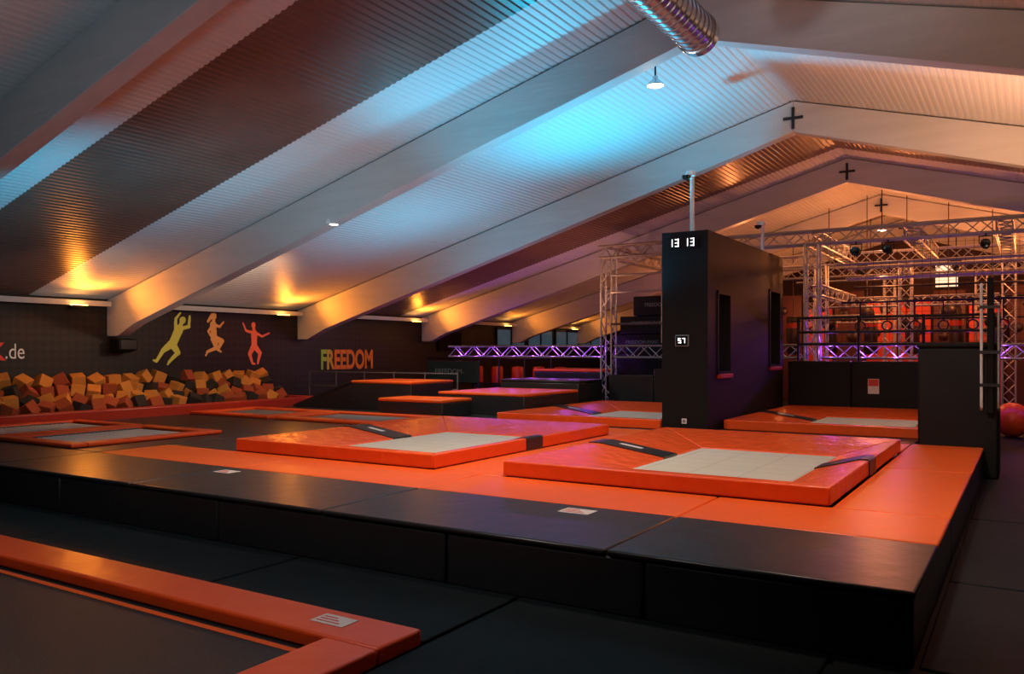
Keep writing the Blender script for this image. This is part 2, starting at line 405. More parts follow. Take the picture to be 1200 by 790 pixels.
# floor mats in the lower area
fm = [(-2.86, -0.9, 2.35, 4.70, 'between floor trampoline and platform, at the lower centre'), (-0.88, 1.1, 2.35, 4.70, 'at the lower right, in front of the platform corner'),
      (-4.9, -2.88, 3.67, 4.70, 'behind the floor trampoline pad, nearer its sticker'), (-7.4, -4.92, 3.67, 4.70, 'behind the floor trampoline, further left'), (-9.9, -7.42, 3.67, 4.70, 'behind the floor trampoline, at the left frame edge'),
      (-0.49, 1.1, 4.72, 6.6, 'beside the right platform side, nearest'), (-0.49, 1.1, 6.62, 9.2, 'beside the right platform side, in the middle'), (-0.49, 1.1, 9.22, 12.2, 'beside the right platform side, farthest'),
      (1.12, 3.2, 4.72, 8.2, 'at the right frame edge, nearer'), (1.12, 3.2, 8.22, 12.2, 'at the right frame edge, farther')]
for x0, x1, y0, y1, w in fm:
    matx(x0, x1, y0, y1, 'floor', 'dark floor mat ' + w, 'dark floor mats', z=0.022, h=0.022)

# ------------------------------------------------------------------ foam pit
pit = thing('foam_pit', 'foam pit enclosure with a red padded front wall under the mural', 'foam pit', (-14.9, 10.3, PT - 0.04))
obj('front_wall', box(nb(), -14.42, -14.2, 5.97, 14.2, PT - 0.035, 0.60), M['red'], pit, bevel=0.03)
obj('end_wall', box(nb(), -15.6, -14.42, 14.0, 14.2, PT - 0.03, 0.60), M['red'], pit, bevel=0.03)
obj('padding', box(nb(), -15.6, -14.44, 5.97, 13.98, PT - 0.035, 0.40), M['blackmatte'], pit)
proto = {}
HC = 0.12
FL = {'foam_o': ('yellow orange foam cube heaped loosely in the pit', 'yellow orange foam cubes in the pit'),
      'foam_r': ('dark red foam cube heaped loosely in the pit', 'dark red foam cubes in the pit'),
      'foam_g': ('black foam cube heaped loosely in the pit', 'black foam cubes in the pit')}
def foam(x, y, z, k):
    if k not in proto:
        b = nb(); box(b, -HC, HC, -HC, HC, -HC, HC)
        o = obj('foam_cube', b, M[k], None, bevel=0.010)
        for v in o.data.vertices: v.co.z -= HC
        proto[k] = o
    else:
        o = proto[k].copy(); C.objects.link(o)
    o.location = (x, y, z)
    o.rotation_euler = (random.uniform(-0.6, 0.6), random.uniform(-0.6, 0.6), random.uniform(0, 3.1))
    tag(o, FL[k][0], 'foam cube', FL[k][1])
for row, (x, z, n, pr, pk) in enumerate(((-14.66, 0.62, 24, 0.75, 0.25), (-14.94, 0.72, 24, 0.5, 0.22), (-15.22, 0.88, 24, 0.3, 0.15), (-15.46, 1.08, 21, 0.15, 0.12))):
    for i in range(n):
        y = 6.5 + (i + 0.5 * (row % 2)) * 7.2 / n + random.uniform(-0.04, 0.04)
        q = random.random()
        foam(x + random.uniform(-0.02, 0.02), y, z + random.uniform(-0.03, 0.04), 'foam_g' if q < pk else ('foam_r' if random.random() < pr else 'foam_o'))

# ------------------------------------------------------------------ left wall graphics
def figure(y, z, m, s, joints, label):
    bm = nb(); V = {}; c = 0.0075
    def inside(a, b):
        for (p, q, r, t, r0, r1) in joints:
            dx, dy = r - p, t - q; l2 = dx * dx + dy * dy
            k = max(0, min(1, ((a - p) * dx + (b - q) * dy) / l2)) if l2 > 1e-9 else 0
            if (a - p - k * dx) ** 2 + (b - q - k * dy) ** 2 < (0.97 * (r0 + (r1 - r0) * k)) ** 2: return True
        return False
    def vt(i, j):
        if (i, j) not in V: V[(i, j)] = bm.verts.new((XW + 0.005, y + i * c * s, z + j * c * s))
        return V[(i, j)]
    n = int(0.62 / c)
    for i in range(-n, n):
        for j in range(-n, n):
            if inside((i + 0.5) * c, (j + 0.5) * c): bm.faces.new((vt(i, j), vt(i+1, j), vt(i+1, j+1), vt(i, j+1)))
    o = obj('wall_silhouette', bm, m, None, smooth=False)
    return tag(o, label, 'wall graphic', 'jumping figures painted on the left wall')
f1 = [(0.12,0.20,-0.02,-0.08,.095,.09),(0.12,0.2,0.19,0.36,.05,.04),(0.20,0.38,0.21,0.39,.07,.065),(0.16,0.22,0.34,0.26,.04,.035),(0.34,0.26,0.36,0.46,.035,.025),(0.05,0.22,0.05,0.40,.04,.03),(0.05,0.40,0.15,0.52,.03,.02),
      (-0.02,-0.08,0.10,-0.24,.085,.055),(0.10,-0.24,-0.08,-0.40,.05,.03),(-0.08,-0.40,-0.12,-0.46,.03,.02),(-0.05,-0.08,-0.22,-0.20,.08,.05),(-0.22,-0.20,-0.36,-0.40,.045,.03),(-0.36,-0.40,-0.42,-0.38,.03,.02)]
# side-on, arms up, both knees tucked and shins folded back
f2 = [(-0.02,0.22,0.0,-0.06,.08,.075),(-0.02,0.22,0.0,0.36,.045,.04),(0.0,0.39,0.0,0.40,.065,.065),(-0.04,0.41,-0.15,0.28,.05,.025),(0.0,0.22,0.14,0.18,.035,.028),(0.14,0.18,0.24,0.28,.026,.018),(-0.04,0.2,-0.14,0.08,.033,.026),(-0.14,0.08,-0.08,-0.02,.026,.018),
      (0.0,-0.07,0.20,-0.12,.085,.055),(0.20,-0.12,0.10,-0.30,.05,.03),(0.10,-0.30,0.18,-0.34,.028,.018),(0.0,-0.08,0.06,-0.26,.08,.05),(0.06,-0.26,-0.16,-0.34,.045,.03),(-0.16,-0.34,-0.20,-0.42,.028,.018)]
f3 = [(0.0,0.18,0.0,-0.08,.085,.075),(0,0.2,-0.02,0.34,.045,.04),(-0.02,0.36,-0.02,0.37,.06,.06),(0.04,0.2,0.22,0.12,.035,.025),(0.22,0.12,0.42,0.20,.025,.02),(-0.05,0.2,-0.22,0.24,.035,.025),(-0.22,0.24,-0.30,0.40,.025,.02),
      (0.02,-0.1,0.16,-0.24,.07,.05),(0.16,-0.24,0.10,-0.46,.045,.03),(-0.02,-0.1,-0.12,-0.26,.07,.05),(-0.12,-0.26,-0.05,-0.46,.045,.03),(-0.05,-0.46,0.02,-0.48,.03,.02)]
figure(11.3, 1.90, M['yel'], 1.14, f1, 'yellow green painted silhouette of a jumper reaching up with bent legs')
figure(12.35, 2.02, M['ora'], 1.10, f2, 'tan orange painted silhouette of a long haired jumper with tucked legs')
figure(13.5, 1.88, M['pink'], 1.10, f3, 'salmon painted silhouette of a jumper with both arms spread')
tag(text_obj('wall_lettering', 'FREEDOM', 0.70, M['grad'], (XW + 0.006, 15.68, 1.20), ROT_LEFT, fat=0.024, sx=0.66), 'green to orange painted block lettering on the left wall', 'lettering')
tag(text_obj('wall_lettering', 'K', 0.44, M['redtxt'], (XW + 0.006, 7.535, 1.50), ROT_LEFT, fat=0.012), 'red letter cut off at the left frame edge', 'lettering')
tag(text_obj('wall_lettering', '.de', 0.40, M['txtw'], (XW + 0.010, 7.82, 1.52), ROT_LEFT, fat=0.0, sx=0.74), 'white web address ending on the left wall', 'lettering')

# speaker and television on the left wall
sp = thing('speaker', 'small black loudspeaker hung under the second roof frame on left wall', 'speaker', (-15.45, 9.98, 1.62))
obj('cabinet', prism(nb(), [(XW + 0.1, 1.62), (XW + 0.42, 1.68), (XW + 0.42, 1.90), (XW + 0.1, 1.92)], 'y', 9.78, 10.18), M['blackmatte'], sp, bevel=0.02)
obj('grille', box(nb(), XW + 0.42, XW + 0.43, 9.81, 10.15, 1.70, 1.88), M['steel_dark'], sp)
obj('bracket', box(nb(), XW + 0.001, XW + 0.12, 9.93, 10.03, 1.74, 1.84), M['steel_dark'], sp)
tv = thing('television', 'dark flat screen on the left wall beside the far lettering', 'television', (-15.6, 21.2, 1.75))
obj('housing', box(nb(), XW + 0.04, XW + 0.1, 20.7, 21.9, 1.68, 2.3), M['blackmatte'], tv, bevel=0.01)
obj('screen', box(nb(), XW + 0.1, XW + 0.104, 20.74, 21.86, 1.72, 2.26), M['tv'], tv)
obj('bracket', box(nb(), XW + 0.001, XW + 0.05, 21.1, 21.5, 1.85, 2.1), M['steel_dark'], tv)

# ------------------------------------------------------------------ padded blocks and ramp
def block(x0, x1, y0, y1, z0, z1, label, ramp=None, top='orange'):
    t = thing('vault_block', label, 'padded block', ((x0 + x1) / 2, (y0 + y1) / 2, z0), 'black padded blocks')
    if ramp is None:
        obj('body', box(nb(), x0, x1, y0, y1, z0, z1 - 0.06), M['black'], t, bevel=0.02)
        obj('top_pad', box(nb(), x0 - 0.01, x1 + 0.01, y0 - 0.01, y1 + 0.01, z1 - 0.06, z1), M[top], t, bevel=0.02)
    else:
        obj('body', prism(nb(), [(ramp, z0), (x1, z0), (x1, z1 - 0.06), (x0, z1 - 0.06), (ramp, z0 + 0.03)], 'y', y0, y1), M['black'], t, bevel=0.012)
        obj('top_pad', box(nb(), x0, x1 + 0.01, y0 - 0.01, y1 + 0.01, z1 - 0.06, z1), M[top], t, bevel=0.02)
        obj('ramp_pad', prism(nb(), [(ramp - 0.02, z0), (ramp, z0 + 0.04), (x0, z1), (x0, z1 - 0.05), (ramp + 0.1, z0)], 'y', y0 - 0.01, y1 + 0.01), M['black'], t)
    return t
block(-12.4, -10.75, 13.30, 14.75, PT, 1.03, 'black ramped block with an orange flat top behind the low trampolines', ramp=-14.15)
block(-10.75, -9.20, 12.30, 13.24, PT, 0.75, 'low black block with thin orange top in front of the ramp')
block(-10.2, -8.16, 13.5, 15.7, PT, 0.84, 'wide black block with orange top left of the tower trampolines')
block(-10.3, -8.3, 16.0, 17.2, PT, 1.02, 'all black padded step behind the wide orange topped block', top='black')
block(-10.8, -8.85, 18.35, 20.0, 0.0, 1.20, 'tall black block with orange top farther back near the truss')
t = thing('padded_wall', 'black padded wall between the tall block and the tower', 'padded wall', (-6.5, 17.45, 0))
for i in range(3): obj('panel', box(nb(), -8.2 + i * 1.10, -7.11 + i * 1.10, 17.32, 17.58, 0.0, 1.12 + 0.14 * i), M['black'], t, bevel=0.02)
st = thing('climbing_steps', 'black stepped box tower with pale lettering behind the truss leg', 'climbing tower', (-7.5, 19.5, 0))
for x0, z0, z1 in ((-8.75, 0.0, 1.62), (-8.70, 1.62, 2.08), (-8.55, 2.08, 2.52), (-8.2, 2.52, 3.0)):
    o = obj('step_box', box(nb(), x0, -5.6, 18.7, 20.2, z0, z1 - 0.01), M['blackwall'], st, bevel=0.02)
    if z0 > 1: text_obj('lettering', 'FREEDOM-PARK', 0.12, M['greytxt'], (x0 + 0.3, 18.695, z0 + 0.22), ROT_FRONT, o, fat=0.002)
for i in range(5):
    x = -14.3 + i * 0.72
    t = thing('padded_post', 'red padded post under the purple truss, %s from the left wall' % ['first', 'second', 'third', 'fourth', 'fifth'][i], 'padded post', (x, 20.9, 0), 'red padded posts under the truss')
    b = nb(); lathe(b, [(0.17, 0.02), (0.18, 0.05), (0.18, 1.15), (0.15, 1.2), (0, 1.21)], (x, 20.9, 0), 16); obj('cover', b, M['red'], t)
    obj('foot', lathe(nb(), [(0.22, 0.0), (0.22, 0.02)], (x, 20.9, 0), 16), M['steel_dark'], t)
    obj('band', lathe(nb(), [(0.183, 0.55), (0.183, 0.70)], (x, 20.9, 0), 16), M['black'], t)

# ------------------------------------------------------------------ tower
TX0, TX1, TY0, TY1, TZ = -4.95, -4.20, 12.42, 17.0, 3.53
tw = thing('jump_tower', 'tall black wall tower with window openings in the platform middle', 'tower', (-4.57, 14.7, PT))
b = nb()
op = [(12.85, 13.55, 1.28, 2.62), (15.95, 16.75, 1.35, 2.85)]
yy = TY0
for (a, c, z0, z1) in op:
    box(b, TX0, TX1, yy, a, PT, TZ); box(b, TX0, TX1, a, c, PT, z0); box(b, TX0, TX1, a, c, z1, TZ); yy = c
box(b, TX0, TX1, yy, TY1, PT, TZ)
obj('body', b, M['blackmatte'], tw)
for (a, c, z0, z1) in op:
    b = nb()
    for q in ((a, a + 0.05, z0, z1), (c - 0.05, c, z0, z1), (a, c, z0, z0 + 0.05), (a, c, z1 - 0.05, z1)): box(b, TX0 - 0.02, TX1 + 0.02, *q)
    f = obj('window_frame', b, M['blackmatte'], tw)
    obj('sill_pad', box(nb(), TX1 - 0.1, TX1 + 0.06, a + 0.02, c - 0.02, z0 - 0.06, z0 + 0.01), M['red'], f, bevel=0.015)
# clock
ck = thing('digital_clock', 'white seven segment digital clock at the top of tower front', 'clock', (-4.56, TY0, 3.27))
obj('housing', box(nb(), -4.80, -4.34, TY0 - 0.03, TY0, 3.26, 3.45), M['tv'], ck)
SEG = {'1': 'bc', '3': 'abgcd', '5': 'afgcd', '7': 'abc'}
def digit(bm, ch, x, z, w, h, y, th=0.014):
    segs = {'a': (x, x + w, z + h - th, z + h), 'g': (x, x + w, z + h / 2 - th / 2, z + h / 2 + th / 2), 'd': (x, x + w, z, z + th),
            'f': (x, x + th, z + h / 2, z + h), 'b': (x + w - th, x + w, z + h / 2, z + h), 'c': (x + w - th, x + w, z, z + h / 2)}
    for s in SEG[ch]:
        q = segs[s]; box(bm, q[0], q[1], y - 0.006, y, q[2], q[3])
for ch, x in (('1', -4.82), ('3', -4.722), ('1', -4.568), ('3', -4.47)):
    b = nb(); digit(b, ch, x, 3.295, 0.060, 0.12, TY0 - 0.03); obj('digit', b, M['led'], ck, smooth=False)
sc = thing('control_screen', 'small framed dark display with two pale digits on the tower front', 'screen', (-4.6, TY0, 1.75))
obj('bezel', box(nb(), -4.72, -4.50, TY0 - 0.03, TY0, 1.73, 1.91), M['greytxt'], sc, bevel=0.006)
obj('screen', box(nb(), -4.705, -4.515, TY0 - 0.034, TY0 - 0.03, 1.745, 1.895), M['tv'], sc)
for ch, x in (('5', -4.668), ('7', -4.60)):
    b = nb(); digit(b, ch, x, 1.782, 0.046, 0.078, TY0 - 0.034, 0.012); obj('digit', b, M['led'], sc, smooth=False)
so = thing('wall_socket', 'small white socket near the foot of the tower front', 'socket', (-4.58, TY0, 0.54))
obj('plate', box(nb(), -4.62, -4.54, TY0 - 0.012, TY0, 0.52, 0.60), M['white'], so, bevel=0.004)
obj('insert', lathe(nb(), [(0.026, -0.016), (0.026, -0.012)], (-4.58, TY0, 0.56), 14, 'y'), M['greytxt'], so)
def seccam(x, y, z, h, label, s=1.0):
    t = thing('security_camera', label, 'security camera', (x, y, z))
    obj('pole', tube(nb(), (x, y, z), (x, y, z + h), 0.035 * s, 10), M['white'], t)
    b = nb(); lathe(b, [(0, h + 0.09), (0.06, h + 0.085), (0.085, h + 0.05), (0.085, h), (0.04, h - 0.005)], (x - 0.02, y - 0.02, z), 16); obj('housing', b, M['white'], t)
    b = nb(); lathe(b, [(0.075, h), (0.06, h - 0.05), (0, h - 0.075)], (x - 0.06, y - 0.1, z), 14); obj('dome', b, M['tv'], t)
    obj('bracket', tube(nb(), (x, y, z + h - 0.02), (x - 0.06, y - 0.1, z + h), 0.03, 8), M['white'], t)
seccam(-4.57, 12.75, TZ, 0.92, 'white dome security camera on a tall pole over the clock')
seccam(-4.5, 16.6, TZ, 0.62, 'white security camera on a shorter pole at the tower rear', 0.9)

# ------------------------------------------------------------------ black wall, rails, pillar on the right
t = thing('padded_wall', 'black padded wall behind the trampoline right of the tower', 'padded wall', (-2.3, 17.4, 0))
for i in range(3):
    o = obj('panel', box(nb(), -4.18 + i * 1.22, -2.98 + i * 1.22, 17.32, 17.55, 0.0, 1.46), M['blackwall'], t, bevel=0.02)
    if i == 1:
        s = obj('warning_sign', box(nb(), -2.66, -2.46, 17.31, 17.32, 0.83, 1.12), M['stick_w'], o)
        obj('red_band', box(nb(), -2.65, -2.47, 17.305, 17.31, 0.98, 1.11), M['stick_r'], s)
def railing(x0, x1, y, z0, zs, n, m, label, r=0.022):
    t = thing('railing', label, 'railing', ((x0 + x1) / 2, y, z0))
    for z in zs: obj('rail', tube(nb(), (x0, y, z), (x1, y, z), r, 8), m, t)
    for i in range(n):
        x = x0 + (x1 - x0) * i / (n - 1); obj('post', tube(nb(), (x, y, z0), (x, y, max(zs) + 0.03), r * 1.1, 8), m, t)
railing(-4.0, -0.55, 17.44, 1.46, (1.80, 2.04, 2.33), 4, M['steel_dark'], 'black tube railing along the top of the black wall', 0.026)
railing(-15.4, -10.8, 15.0, PT, (0.80, 1.15), 6, M['rail_grey'], 'grey tube railing behind the black ramp and foam pit end', 0.015)
railing(-15.2, -11.0, 19.6, 0.0, (0.75, 1.45), 6, M['steel_dark'], 'dark railing below the purple lit truss')
pl = thing('padded_pillar', 'black padded rectangular pillar at the platform right rear corner', 'pillar', (-0.8, 12.65, 0))
obj('body', box(nb(), -1.27, -0.33, 12.30, 13.0, 0.0, 1.70), M['blackwall'], pl, bevel=0.03)
obj('cap', box(nb(), -1.28, -0.32, 12.29, 13.01, 1.70, 1.76), M['blackmatte'], pl, bevel=0.02)
hr = thing('grab_pole', 'black post with slim bent metal tubes on the pillar face', 'pole', (-0.45, 12.2, 0.9))
obj('mast', box(nb(), -0.46, -0.38, 12.20, 12.285, 0.85, 2.60), M['blackmatte'], hr, bevel=0.012)
for k, xx in enumerate((-0.52, -0.33)):
    b = nb(); path = [(xx, 12.22, 2.52 - 0.25 * k), (xx, 12.19, 2.45 - 0.25 * k), (xx, 12.19, 1.02), (xx, 12.21, 0.94), (xx, 12.28, 0.90)]
    for p_, q_ in zip(path, path[1:]): tube(b, p_, q_, 0.018 - 0.004 * k, 10)
    obj('tube', b, M['white'] if k == 0 else M['alu'], hr)
for z in (1.2, 1.62, 2.2): obj('bracket', box(nb(), -0.54, -0.31, 12.17, 12.205, z, z + 0.04), M['steel_dark'], hr)
b = nb(); bmesh.ops.create_uvsphere(b, u_segments=32, v_segments=20, radius=0.33, matrix=Matrix.Translation((-0.28, 18.7, 0.33)))
tag(obj('gym_ball', b, M['ball']), 'glossy red exercise ball on the floor behind the pillar', 'ball')
o = obj('low_bench', box(nb(), 0.2, 2.6, 18.4, 19.2, 0.0, 0.75), M['red'], None, bevel=0.04); tag(o, 'dark red padded block at the right frame edge beside the ball', 'padded block')

# ------------------------------------------------------------------ trusses
def truss(p0, p1, label, s=0.27, group='aluminium lighting trusses'):
    p0 = Vector(p0); p1 = Vector(p1); d = (p1 - p0); ln = d.length; d.normalize()
    u = d.cross(Vector((0, 0, 1))); u = Vector((1, 0, 0)) if u.length < 0.1 else u.normalized(); w = d.cross(u).normalized()
    base = p0 if p0.z < p1.z - 0.1 else (p0 + p1) / 2
    t = thing('truss', label, 'truss', base, group)
    cs = [(u * a + w * b_) * (s / 2) for a, b_ in ((-1, -1), (1, -1), (1, 1), (-1, 1))]
    for c in cs: obj('chord', tube(nb(), p0 + c, p1 + c, 0.023, 8), M['alu'], t)
    b = nb(); n = max(2, int(ln / 0.28))
    for k in range(4):
        c0, c1 = cs[k], cs[(k+1) % 4]
        for i in range(n):
            a = p0 + d * (ln * i / n); e = p0 + d * (ln * (i + 1) / n)
            tube(b, a + (c0 if i % 2 else c1), e + (c1 if i % 2 else c0), 0.012, 5)
    obj('lacing', b, M['alu'], t)
    return t
ty, tr, tz = 18.05, 22.6, 4.03
XT = 2.9
zt = tz - 0.15
truss((-13.2, ty - 0.0, 1.65), (-8.75, ty, 1.65), 'long horizontal truss at eye level glowing purple, left of the stepped boxes')
truss((-8.35, ty, 1.65), (-4.05, ty, 1.65), 'horizontal eye level truss directly behind the padded tower')
truss((-3.65, ty, 1.65), (2.6, ty, 1.65), 'horizontal eye level truss glowing purple above the black wall')
truss((-8.75, ty, tz), (XT, ty, tz), 'high horizontal front truss of the rig right of the tower')
truss((-8.55, ty, 0.0), (-8.55, ty, zt), 'upright truss leg left of the tower beside the black steps')
truss((-7.0, ty + 0.0, 1.85), (-7.0, ty, zt), 'short upright truss standing on the eye level truss left of the tower')
truss((-3.85, ty, 0.0), (-3.85, ty, zt), 'upright truss leg just right of the tower')
truss((2.75, ty, 0.0), (2.75, ty, zt), 'upright truss leg near the right frame edge')
truss((-8.55, ty + 0.16, tz), (-8.55, tr - 0.16, tz), 'high truss running rearward above the left truss leg')
truss((-3.85, ty + 0.16, tz), (-3.85, tr - 0.16, tz), 'high truss running rearward right of the tower')
truss((-8.75, tr, tz), (XT, tr, tz), 'high middle cross truss of the rig')
truss((-8.55, tr, 0.0), (-8.55, tr, zt), 'middle upright truss leg behind the black steps')
truss((-4.6, tr, 0.0), (-4.6, tr, zt), 'middle upright truss leg right of the tower')
truss((-2.6, tr, 0.0), (-2.6, tr, zt), 'middle upright truss leg among the hanging balls')
truss((-0.4, tr, 0.0), (-0.4, tr, zt), 'middle upright truss leg near the right frame edge')
truss((-0.4, ty + 0.16, tz), (-0.4, tr - 0.16, tz), 'high truss running rearward near the right frame edge')
truss((-2.0, ty + 0.16, tz), (-2.0, tr - 0.16, tz), 'high truss running rearward midway above the black wall')
truss((-4.4, tr, 2.9), (-2.8, tr, 2.9), 'short mid height cross truss between the middle legs', s=0.22)
truss((-2.4, tr, 2.9), (-0.6, tr, 2.9), 'second mid height cross truss at the right', s=0.22)
truss((-3.85, ty + 0.2, 2.95), (-3.85, tr - 0.2, 2.95), 'mid height truss running rearward right of the tower', s=0.22)
truss((-8.0, 25.9, 4.0), (XT, 25.9, 4.0), 'high rearmost cross truss before the red panels')
truss((-5.6, 25.9, 0.0), (-5.6, 25.9, 3.85), 'rearmost upright truss leg, left one before the red panels')
truss((-3.4, 25.9, 0.0), (-3.4, 25.9, 3.85), 'rearmost upright truss leg, middle one before the red panels')
truss((-1.1, 25.9, 0.0), (-1.1, 25.9, 3.85), 'rearmost upright truss leg, right one before the red panels')
truss((-3.6, 20.4, 3.45), (2.6, 20.4, 3.45), 'lower hung cross truss between the front and middle trusses', s=0.24)
truss((-5.4, 25.9, 2.6), (-3.6, 25.9, 2.6), 'low rear cross truss before the red panels', s=0.22)
bars = [((-3.6, 19.2, 3.55), (2.6, 19.2, 3.55), 'alu', 'thin pale rigging bar right of the tower, nearest of the high ones'), ((-3.6, 21.4, 3.2), (2.6, 21.4, 3.2), 'steel_dark', 'thin dark rigging bar right of the tower, middle depth'),
        ((-5.6, 24.2, 3.6), (2.6, 24.2, 3.6), 'alu', 'thin pale rigging bar right of the tower, farthest of the high ones'), ((-3.6, 19.8, 2.75), (2.6, 19.8, 2.75), 'steel_dark', 'low dark rigging bar behind the net, nearer'),
        ((-5.6, 23.6, 2.5), (2.6, 23.6, 2.5), 'steel_dark', 'low dark rigging bar behind the net, farther'), ((-5.6, 24.9, 3.1), (2.6, 24.9, 3.1), 'steel_dark', 'dark rigging bar above the hanging balls'),
        ((-8.4, 17.88, 3.45), (-5.1, 17.88, 3.45), 'alu', 'upper thin bar across the rig left of the tower'), ((-8.4, 17.88, 3.05), (-5.1, 17.88, 3.05), 'alu', 'middle thin bar across the rig left of the tower'), ((-8.4, 17.88, 2.3), (-5.1, 17.88, 2.3), 'rail_grey', 'lower thin bar across the rig left of the tower')]
for p0, p1, m, l in bars: tag(obj('rigging_bar', tube(nb(), p0, p1, 0.026, 8), M[m], None), l, 'bar', 'rigging bars')
# hanging rings
for i in range(7):
    x = -3.2 + i * 0.55; y = 19.8
    t = thing('hanging_ring', 'dark gymnastic ring on a strap behind the net, %s of seven from left' % ['first', 'second', 'third', 'fourth', 'fifth', 'sixth', 'seventh'][i], 'ring', (x, y, 2.0), 'hanging gymnastic rings')
    obj('hoop', torus(nb(), (x, y, 2.22), 0.10, 0.018), M['bag'], t)
    obj('strap', box(nb(), x - 0.015, x + 0.015, y - 0.004, y + 0.004, 2.32, 2.73), M['blackmatte'], t)
# net
b = nb()
for i in range(42): x = -3.6 + i * 0.15; tube(b, (x, ty + 0.2, 1.85), (x, ty + 0.2, 3.85), 0.004, 3)
for i in range(14): z = 1.85 + i * 0.15; tube(b, (-3.6, ty + 0.2, z), (2.55, ty + 0.2, z), 0.004, 3)
tag(obj('safety_net', b, M['blackmatte'], smooth=False), 'thin black safety net hung across the truss rig', 'net')
# stage lights on the trusses
pos = [(-3.0, ty), (-2.4, ty), (-0.7, ty), (0.9, ty), (-3.6, tr), (-1.5, tr)]
dsc = ['leftmost on the front truss', 'second on the front truss', 'third on the front truss', 'rightmost on the front truss', 'leftmost on the middle truss', 'right one on the middle truss']
for (x, y), dd in zip(pos, dsc):
    zl = tz - 0.34
    t = thing('stage_light', 'black stage lamp hung under the high truss, ' + dd, 'stage light', (x, y, zl), 'black stage lamps')
    b = nb(); lathe(b, [(0.05, 0.0), (0.09, 0.02), (0.09, 0.22), (0.07, 0.24)], (x, y - 0.14, zl), 14, 'y'); obj('body', b, M['blackmatte'], t)
    b = nb(); lathe(b, [(0.0, 0.0), (0.08, 0.01), (0.08, 0.015)], (x, y - 0.15, zl), 14, 'y'); obj('lens', b, M['tv'], t)
    b = nb(); tube(b, (x - 0.11, y, zl), (x - 0.11, y, zl + .15), 0.010, 6); tube(b, (x + 0.11, y, zl), (x + 0.11, y, zl + .15), 0.010, 6); tube(b, (x - 0.12, y, zl + .15), (x + 0.12, y, zl + .15), 0.012, 6); tube(b, (x, y, zl + .15), (x, y, zl + .21), 0.016, 6)
    obj('yoke', b, M['steel_dark'], t)
# red lit background panels, holds and bags
nn = ['one', 'two', 'three', 'four', 'five', 'six', 'seven', 'eight', 'nine', 'ten']
for i in range(10):
    x = -8.6 + i * 1.0; dk = i in (1, 3, 6, 8)
    h = (3.3, 3.6, 3.1, 3.7, 3.3)[i % 5]
    o = obj('wall_panel', box(nb(), x, x + 0.92, 29.6, 29.75, 0.0, h), M['darkpanel' if dk else 'redpanel'], None, bevel=0.01)
    tag(o, ('dark brown' if dk else 'red lit') + ' upright wall panel, number %s from the left behind the bags' % nn[i], 'wall panel', 'wall panels behind the rig')
    for j in range(2):
        cx, cz, rr = x + 0.30 + 0.3 * ((i + j) % 2), 2.15 + 0.80 * j + 0.12 * (i % 3), 0.15 + 0.05 * ((i + j) % 2)
        b = nb(); lathe(b, [(rr, -0.001), (rr * 0.95, -0.05), (rr * 0.6, -0.09), (0, -0.10)], (cx, 29.6, cz), 16, 'y')
        tag(obj('climbing_hold', b, M['bag'], None), 'dark round climbing hold on the red wall panels behind the rig', 'climbing hold', 'dark round climbing holds')
bn = ['leftmost', 'second', 'third', 'fourth', 'fifth', 'rightmost']
for i in range(6):
    x = -6.4 + i * 1.15; y = 27.2
    t = thing('punching_bag', 'dark hanging punching bag, %s in the row before the red panels' % bn[i], 'punching bag', (x, y, 1.7), 'hanging punching bags')
    b = nb(); lathe(b, [(0, 1.55), (0.17, 1.58), (0.2, 1.65), (0.2, 2.7), (0.17, 2.76), (0, 2.78)], (x, y, 0), 16); obj('body', b, M['bag'], t)
    obj('band', lathe(nb(), [(0.203, 2.4), (0.203, 2.55)], (x, y, 0), 16), M['red'], t)
    obj('chain', tube(nb(), (x, y, 2.76), (x, y, roof_z(x) - 0.0), 0.012, 5), M['steel_dark'], t)
for i in range(5):
    x = -4.8 + i * 1.0; y = 24.6; zc = 2.45 + 0.25 * (i % 2)
    t = thing('hanging_ball', 'dark round obstacle ball on a rope, %s of the row behind the net' % ['first', 'second', 'third', 'fourth', 'fifth'][i], 'hanging ball', (x, y, zc), 'dark hanging balls')
    b = nb(); bmesh.ops.create_uvsphere(b, u_segments=20, v_segments=14, radius=0.20, matrix=Matrix.Translation((x, y, zc))); obj('body', b, M['bag'], t)
    obj('rope', tube(nb(), (x, y, zc + 0.19), (x, y, roof_z(x)), 0.012, 5), M['steel_dark'], t)
for i, (x, z) in enumerate(((-2.55, 3.95),)):
    b = nb(); box(b, x - 0.42, x + 0.42, Y1 - 0.06, Y1, z, z + 0.9); w = struct('window_%d' % (i + 6), b, M['steel_dark'])
    obj('pane', box(nb(), x - 0.36, x + 0.36, Y1 - 0.07, Y1 - 0.06, z + 0.06, z + 0.84), M['glow'], w)
# banner on the left
bn_ = thing('banner', 'dark teal banner with pale lettering standing before the purple truss', 'banner', (-13.6, 17.6, 0.0))
obj('cloth', box(nb(), -13.65, -12.0, 17.58, 17.6, 0.85, 1.40), M['tealb'], bn_)
text_obj('lettering', 'FREEDOM-', 0.2, M['greytxt'], (-13.4, 17.575, 1.06), ROT_FRONT, bn_)
for x in (-13.65, -12.0): obj('post', tube(nb(), (x, 17.6, 0.0), (x, 17.6, 1.43), 0.02, 8), M['steel_dark'], bn_)

